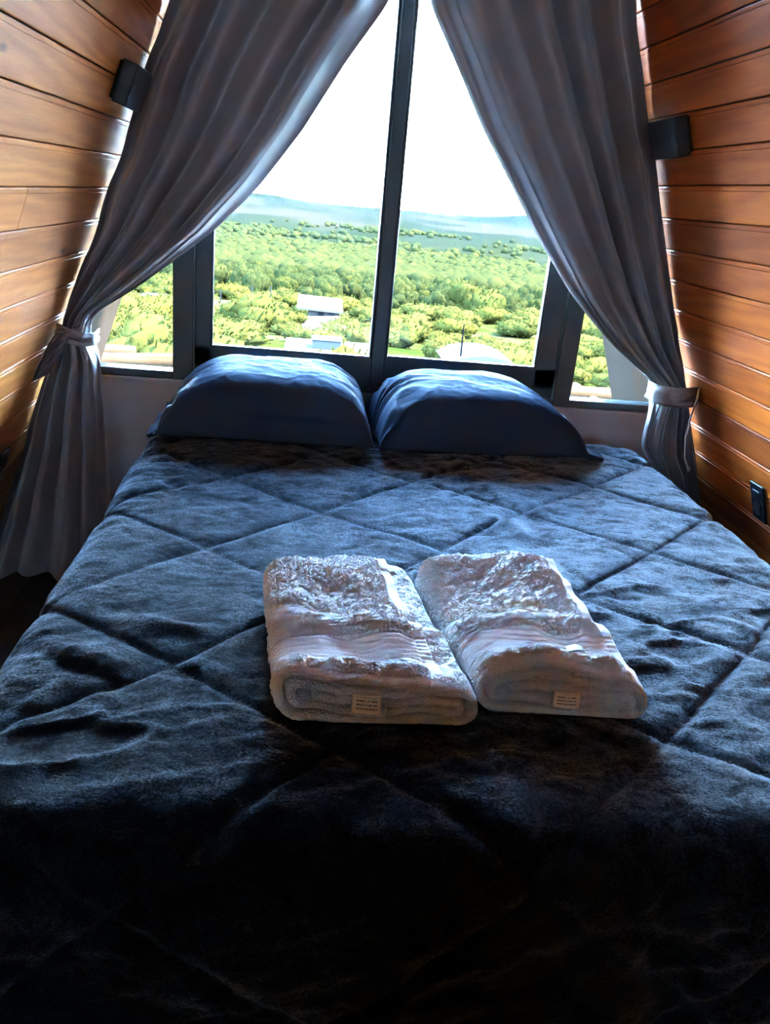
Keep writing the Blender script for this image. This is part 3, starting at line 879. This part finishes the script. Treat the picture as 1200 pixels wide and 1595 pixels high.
# ------------------------------------------------------------------ outside: trees and bushes
import bmesh
def ico(sub):
    bm = bmesh.new(); bmesh.ops.create_icosphere(bm, subdivisions=sub, radius=1)
    V = np.array([v.co[:] for v in bm.verts]); F = np.array([[v.index for v in f.verts] for f in bm.faces]); bm.free(); return V, F
I1, I2 = ico(1), ico(2)
def crown(seed, lobes, sub, leaves, spread=.6, flat=.75):
    """leafy crown of unit radius standing on z=0"""
    rng = np.random.default_rng(seed); V0, F0 = sub
    Vs = []; Fs = []; b = 0
    for i in range(lobes):
        a = rng.uniform(0, 2 * PI); rr = spread * math.sqrt(rng.uniform(0, 1)) if i else 0
        c = np.array([rr * math.cos(a), rr * math.sin(a), .55 * flat + rng.uniform(-.15, .32) * flat]); r = rng.uniform(.34, .56) if i else .62
        V = V0 * (1 + .42 * vnoise(V0[:, 0] * 2.6 + i, V0[:, 1] * 2.6, V0[:, 2] * 2.6, seed + i))[:, None] * r * np.array([1, 1, flat]) + c
        V[:, 2] = np.maximum(V[:, 2], .02)
        Vs.append(V); Fs.append(F0 + b); b += len(V)
    allv = np.concatenate(Vs); T = np.concatenate(Fs)
    Q = np.zeros((0, 4), int)
    if leaves:
        pick = rng.integers(0, len(allv), leaves); c = allv[pick] * (1 + rng.uniform(-.03, .13, (leaves, 1)))
        d1 = rng.normal(size=(leaves, 3)); d1 /= np.linalg.norm(d1, axis=1)[:, None]; d2 = np.cross(d1, rng.normal(size=(leaves, 3))); d2 /= np.linalg.norm(d2, axis=1)[:, None]
        s = rng.uniform(.028, .058, (leaves, 1))
        L = np.stack([c - d1 * s, c + d2 * s * .6, c + d1 * s, c - d2 * s * .6], 1).reshape(-1, 3)
        Q = np.arange(leaves * 4).reshape(-1, 4) + len(allv); allv = np.concatenate([allv, L])
    return allv, Q, T
def crown_mesh(name, seed, lobes, sub, leaves, mat, **k):
    v, q, t = crown(seed, lobes, sub, leaves, **k); me = np_mesh(name, v, q, t); me.materials.append(mat)
    return me
BUSH = [crown_mesh('foliage', 500 + i, 10, I2, 4500, M_LEAF, spread=.62, flat=.72) for i in range(5)]
MIDT = [crown_mesh('crown', 600 + i, 7, I2, 1200, M_LEAF2, flat=.85) for i in range(5)]
def trunk_mesh():
    m = MB().tube([(0, 0, -.3), (.02, 0, .25), (.0, .02, .6)], [.05, .04, .03], 6); me = bpy.data.meshes.new('trunk'); me.from_pydata(m.v, [], m.f); me.update(); me.materials.append(M_BARK); return me
TRUNK = trunk_mesh()
OCC = []
def plant(kind, x, y, r, h, label, group=None, cat='bush', meshes=BUSH, lift=0.0, part='foliage', i=None, squash=1):
    z = float(ground_z(x, y))
    root = empty(kind, (x, y, z)); tag(root, label, cat, group)
    o = bpy.data.objects.new(part, meshes[random.randrange(len(meshes)) if i is None else i]); COL.objects.link(o); o.parent = root
    o.location = (0, 0, lift); o.scale = (r, r * squash, h); o.rotation_euler = (0, 0, random.uniform(0, 6.28))
    t = bpy.data.objects.new('trunk', TRUNK); COL.objects.link(t); t.parent = root; t.scale = (max(r, .8), max(r, .8), max(h * .5 + lift, .3)) if lift == 0 else (r * 1.1, r * 1.1, lift * 2.2)
    OCC.append((x, y, r)); return root
# single ones the photograph shows clearly
plant('tree', -1.46, 75, 1.35, 1.45, 'small round-crowned tree with a bare trunk beside the pale stepped roofs', lift=.55, cat='tree', part='crown')
plant('tree', 27.2, 140, 4.8, 5.6, 'tall yellow-green tree standing above the scrub in the right pane', cat='tree', part='crown', lift=.3)
plant('bush', -4.3, 70, 3.0, 2.9, 'broad green bush left of the small round tree')
plant('bush', -6.4, 78, 2.2, 2.4, 'green bush at the left edge of the centre-left pane')
plant('bush', -5.0, 27, 1.6, 2.1, 'tall yellow-green bush close behind the log rails in the left side pane')
plant('bush', -5.0, 46, 2.8, 1.5, 'low bright yellow-green bush at the foot of the centre-left pane')
rs = random.Random(3)
OFF = []          # growth hidden from the photographed viewpoint, joined into one scrub object
CL = ([.871, .95, 1.044, 1.145, 1.28, 1.445, 1.635, 1.93], [-.656, -.541, -.418, -.298, -.171, -.05, .064, .236])
CR = ([.791, .922, 1.052, 1.213, 1.383, 1.512, 1.668, 1.95], [1.158, .958, .83, .701, .576, .481, .386, .246])
def pane_of(x, y, z):
    """which pane the photographed eye point sees a place through, or None"""
    k = 2.87 / y; wx = x * k; wz = H_EYE + (z - H_EYE) * k
    c = 2.62 / 2.87; cx, cz = wx * c, H_EYE + (wz - H_EYE) * c
    if cz > .83 and (cx < np.interp(cz, *CL) or cx > np.interp(cz, *CR)): return None
    if wz < .67: return None
    if -.72 < wx < -.445: return 'left side pane'
    if -.32 < wx < .214 and wz > .77: return 'centre-left pane'
    if .276 < wx < .795 and wz > .775: return 'centre-right pane'
    if .934 < wx < 1.25: return 'right side pane'
    return None
def hidden(x, y, r):
    g = float(ground_z(x, y))
    return all(pane_of(x + d * r, y, g + q * r) is None for q in (0, .4, .8, 1.2, 1.6) for d in (-1.6, -1.1, -.6, 0, .6, 1.1, 1.6))
def see(x, y, r, h):
    g = float(ground_z(x, y))
    for q in (.9, .5, .1):
        for d in (0, -.7 * r, .7 * r):
            p = pane_of(x + d, y, g + h * q)
            if p: return p
    return None
gb = 'bushes on the near slope'
houses_xy = [(1.0, 45, 4.5), (1.5, 80, 4.5), (8.6, 40, 4.0), (8, 165, 4), (8, 150, 4), (8, 136, 3.5), (-20, 110, 4), (-10, 112, 5), (-11.8, 115, 2.6), (-7.7, 115, 2.6), (-5.2, 115, 2.6), (-11.8, 101, 2.2), (-7.7, 101, 2.2), (-5.2, 101, 2.2)]
def free(x, y, r, k=.8):
    for hx, hy, hr in houses_xy:
        if (x - hx) ** 2 + (y - hy) ** 2 < (hr + r) ** 2 or (abs(x - hx) < hr and hy - 14 < y < hy): return False
    return all((x - a) ** 2 + (y - b) ** 2 > (k * (r + c)) ** 2 for a, b, c in OCC)
cnt = 0
for _ in range(7000):
    if cnt >= 120: break
    y = math.exp(rs.uniform(math.log(30), math.log(150))); x = rs.uniform(-.30, .42) * y
    r = rs.uniform(.7, 1.9) * (1 + y / 200)
    if x < 3 and y > 60 and rs.random() < .35: continue
    h = r * rs.uniform(.75, 1.1); pn = see(x, y, r, h)
    if free(x, y, r, 1.1) and not pn and hidden(x, y, r) and len(OFF) < 160: OFF.append((x, y, r)); OCC.append((x, y, r)); continue
    if pn and free(x, y, r, 1.1):
        size = 'small' if r < 1.5 else 'middling' if r < 2.1 else 'big'; row = 'nearest part' if y < 48 else 'middle part' if y < 85 else 'far part'
        plant('bush', x, y, r, h, '%s leafy bush on the %s of the slope in the %s' % (size, row, pn), gb); cnt += 1
cnt = 0
gt = 'trees at the near edge of the forest'
for _ in range(14000):
    if cnt >= 250: break
    y = math.exp(rs.uniform(math.log(165), math.log(328))); x = rs.uniform(-.30, .42) * y
    r = rs.uniform(1.8, 3.7)
    h = r * rs.uniform(1.1, 1.5); pn = see(x, y, r, h)
    if free(x, y, r, 1.08) and not pn and hidden(x, y, r) and len(OFF) < 400: OFF.append((x, y, r)); OCC.append((x, y, r)); continue
    if pn and free(x, y, r, 1.08):
        size = 'small' if r < 2.6 else 'middling' if r < 3.3 else 'big'; row = 'front rows' if y < 205 else 'second rows' if y < 255 else 'back rows'
        plant('tree', x, y, r, h, '%s round green tree in the %s of the forest in the %s' % (size, row, pn), gt, 'tree', MIDT, part='crown'); cnt += 1
def forest():
    rng = np.random.default_rng(77); V0, F0 = I1
    n = 11000
    y = np.exp(rng.uniform(math.log(342), math.log(1700), n)); x = rng.uniform(-.34, .46, n) * y
    dens = fbm(x * .006, y * .003, 0, 3, 88) + .35 * np.exp(-((y - 420) / 250) ** 2) - .28 * np.clip((y - 700) / 900, 0, 1)
    keep = dens > rng.uniform(-.25, .2, n); x, y = x[keep], y[keep]; n = len(x)
    r = rng.uniform(2.0, 4.6, n) * (1 + np.clip((y - 600) / 2500, 0, .8)); z = ground_z(x, y)
    V = np.zeros((n, len(V0), 3))
    for k in range(12):
        sel = np.arange(n) % 12 == k
        Vk = V0 * (1 + .38 * vnoise(V0[:, 0] * 2.2 + k * 3, V0[:, 1] * 2.2, V0[:, 2] * 2.2, k))[:, None]
        V[sel] = Vk[None] * np.stack([r, r, r * .85], -1)[sel][:, None, :] + np.stack([x, y, z + r * .55], -1)[sel][:, None, :]
    T = (F0[None] + (np.arange(n) * len(V0))[:, None, None]).reshape(-1, 3)
    me = np_mesh('forest', V.reshape(-1, 3), np.zeros((0, 4), int), T)
    o = link('forest', me, M_LEAF3, smooth=True)
    tag(o, 'dense green forest covering the far valley slopes', 'forest', kind='stuff')
forest()
def scrub():
    rng = np.random.default_rng(5); V0, F0 = I2; Vs = []; Ts = []; b = 0
    for x, y, r in OFF:
        g = float(ground_z(x, y))
        for k in range(3):
            V = V0 * (1 + .42 * vnoise(V0[:, 0] * 2.4 + k * 5 + x, V0[:, 1] * 2.4 + y, V0[:, 2] * 2.4, k))[:, None] * r * (.75 if k else .9) * np.array([1, 1, .8])
            V = V + np.array([x, y, g + r * .5]) + (rng.uniform(-.4, .4, 3) * r * np.array([1, 1, .3]) if k else 0)
            Vs.append(V); Ts.append(F0 + b); b += len(V)
    o = link('scrub', np_mesh('scrub', np.concatenate(Vs), np.zeros((0, 4), int), np.concatenate(Ts)), M_LEAF2)
    tag(o, 'loose green scrub off to the sides of the slope', 'scrub', kind='stuff')
scrub()

# ------------------------------------------------------------------ outside: buildings, car, poles, logs
def block(root, name, x0, x1, y0, y1, z0, z1, mat, bevel=0):
    o = MB().box(x0, x1, y0, y1, z0, z1).build(name, mat, root, bevel=bevel); o.matrix_parent_inverse = Matrix.Translation(-Vector(root.location)); return o
# white tank on a flat white roof
t = empty('house', (1.2, 45.5, float(ground_z(1.2, 45.5)))); tag(t, 'flat white roof just below the window, carrying a white box', 'house')
block(t, 'wall', -.9, 3.9, 44.6, 47.6, -8.4, -6.9, M_WALLW); block(t, 'roof', -1.2, 4.2, 44.3, 48, -6.92, -6.72, M_CONC)
t = empty('water_tank', (1.03, 45.6, -6.72)); tag(t, 'white box tank on the flat white roof outside', 'tank')
block(t, 'body', .27, 1.8, 45.0, 46.2, -6.72, -6.28, M_WHITE, .03); block(t, 'lid', .2, 1.87, 44.93, 46.27, -6.28, -6.18, M_WHITE, .03)
# stepped pale roofs
t = empty('house', (1.3, 82, float(ground_z(1.3, 82)))); tag(t, 'long low house with two stepped pale roofs in the scrub', 'house')
def roofslab(x0, x1, y0, y1, zf, zb, tilt):
    m = MB().hexa([(x0, y0, zf), (x1, y0, zf + tilt), (x1, y1, zb + tilt), (x0, y1, zb), (x0, y0, zf + .18), (x1, y0, zf + .18 + tilt), (x1, y1, zb + .18 + tilt), (x0, y1, zb + .18)])
    o = m.build('roof', M_ROOF, t); o.matrix_parent_inverse = Matrix.Translation(-Vector(t.location))
block(t, 'wall', -.1, 3.0, 83.2, 88, -11.8, -9.75, M_WALLW); roofslab(-1.2, 3.3, 82.9, 88.5, -9.75, -9.15, -.15)
block(t, 'wall', .3, 3.0, 78.3, 82.6, -12.2, -11.25, M_WALLW); roofslab(-.6, 3.2, 78, 82.7, -11.2, -10.55, .30)
for x in (.9, 1.9): block(t, 'window', x, x + .5, 83.12, 83.2, -10.3, -9.95, M_DARKOUT)
# rounded white roof with a mast
t = empty('house', (8.4, 40.5, float(ground_z(8.4, 40.5)))); tag(t, 'rounded white roof at the foot of the right pane', 'house')
prof = [(6.7, -6.05), (6.9, -5.98), (7.3, -5.72), (7.9, -5.58), (8.5, -5.5), (9.1, -5.55), (9.6, -5.66), (10.1, -5.85), (10.3, -6.05)]
o = MB().prism_y(prof, 39.6, 43.5).build('roof', M_WHITE, t); o.matrix_parent_inverse = Matrix.Translation(-Vector(t.location))
block(t, 'wall', 6.9, 10.1, 39.8, 43.2, -7.3, -6.05, M_WALLW)
t = empty('mast', (7.45, 40.2, -5.68)); tag(t, 'thin dark mast rising beside the rounded white roof', 'mast')
o = MB().tube([(7.45, 40.2, -5.68), (7.42, 40.2, -4.15)], [.050, .030], 6).build('rod', M_DARKOUT, t); o.matrix_parent_inverse = Matrix.Translation(-Vector(t.location))
# open shed in the left side pane
t = empty('shed', (-19.6, 110, float(ground_z(-19.6, 110)))); tag(t, 'white-roofed open shed seen in the left side pane', 'shed')
block(t, 'roof', -21.2, -18.2, 108.5, 112.5, -13.35, -13.15, M_WHITE)
block(t, 'back_wall', -21.0, -18.4, 111.8, 112.2, -15.0, -13.35, M_WALLW)
for x in (-20.9, -19.7, -18.5): block(t, 'column', x - .08, x + .08, 108.6, 108.76, -15.2, -13.35, M_WHITE)
# white car
zc_ = float(ground_z(8.2, 165)); t = empty('car', (8.2, 165, zc_)); tag(t, 'white car parked at the forest edge beyond the pale roofs', 'car')
o = MB().prism_y([(6.2, zc_ + .35), (10.2, zc_ + .35), (10.2, zc_ + .8), (9.4, zc_ + .95), (8.7, zc_ + 1.5), (7.2, zc_ + 1.5), (6.5, zc_ + .95), (6.2, zc_ + .85)], 164.1, 165.8).build('body', M_CAR, t, bevel=.05); o.matrix_parent_inverse = Matrix.Translation(-Vector(t.location))
o = MB().prism_y([(6.85, zc_ + .95), (9.1, zc_ + .95), (8.6, zc_ + 1.42), (7.3, zc_ + 1.42)], 164.05, 164.12).build('side_window', M_CARGLASS, t); o.matrix_parent_inverse = Matrix.Translation(-Vector(t.location))
for x in (7.0, 9.4): o = MB().tube([(x, 164.05, zc_ + .33), (x, 164.3, zc_ + .33)], .33, 14).build('wheel', M_DARKOUT, t); o.matrix_parent_inverse = Matrix.Translation(-Vector(t.location))
# poles
for (x, zt), lab in zip(((-11.78, -12.35), (-7.66, -11.6), (-5.22, -11.35)), ('leftmost of three pale poles in the field outside', 'middle one of three pale poles in the field outside', 'rightmost of three pale poles in the field outside')):
    t = empty('pole', (x, 115, float(ground_z(x, 115)))); tag(t, lab, 'pole', 'poles in the field')
    o = MB().tube([(x, 115, float(ground_z(x, 115)) - .2), (x, 115, zt)], .085, 6).build('shaft', M_POLE, t); o.matrix_parent_inverse = Matrix.Translation(-Vector(t.location))
def sag_wire(a, b, s): return [tuple(np.array(a) * (1 - q) + np.array(b) * q - np.array([0, 0, s * 4 * q * (1 - q)])) for q in np.linspace(0, 1, 9)]
for a, b, lab in (((-16.2, 115, -12.6), (-11.78, 115, -12.4), 'sagging wire left of the leftmost pale pole'), ((-11.78, 115, -12.4), (-7.66, 115, -11.65), 'sagging wire between the left and middle pale poles')):
    o = MB().tube(sag_wire(a, b, .45), .025, 5).build('wire', M_POLE); tag(o, lab, 'wire', 'wires in the field')
# deck and log rails just outside
deck = MB().box(-2.2, 2.6, 2.98, 4.6, -.10, .10).build('deck', M_WOODDK); tag(deck, kind='structure')
def log(pts, r, label, dark_end=False):
    t = empty('log', pts[0]); tag(t, label, 'log', None)
    ps = [Vector(pts[0]).lerp(Vector(pts[1]), q) for q in np.linspace(0, 1, 9)]
    rr = [r * (1 + .08 * math.sin(i * 2.1)) for i in range(9)]
    o = MB().tube(ps, rr, 16).build('trunk', M_LOG, t, smooth=True); o.matrix_parent_inverse = Matrix.Translation(-Vector(t.location))
    return t
log([(-1.77, 4.31, .410), (-.86, 4.30, .440)], .032, 'upper pale log rail in the left side pane')
log([(-1.9, 4.20, .365), (-.40, 4.20, .435)], .042, 'lower pale log rail in the left side pane')
log([(.9, 4.22, .408), (2.4, 4.22, .412)], .040, 'pale log rail in the right side pane')
t = log([(1.494, 4.08, .392), (1.494, 4.50, .392)], .024, 'short round log end crossing the right log rail')
for x, lab in ((-1.6, 'log post under the left log rails'), (2.2, 'log post under the right log rail')):
    log([(x, 4.28, .10), (x, 4.26, .40)], .045, lab)

# ------------------------------------------------------------------ thin blue haze over the valley
hz = NT('valley_haze'); vs = hz.n('VolumeScatter', Density=1.25e-6, Anisotropy=.1); vs.inputs['Color'].default_value = (.30, .68, 1.0, 1)
hz.t.nodes.remove(hz.b); hz.l(vs.outputs[0], hz.out.inputs['Volume'])
o = MB().box(-7000, 7000, 336, 9500, -200, 250).build('haze', hz.m); tag(o, 'thin blue haze hanging over the valley', 'haze', kind='stuff')
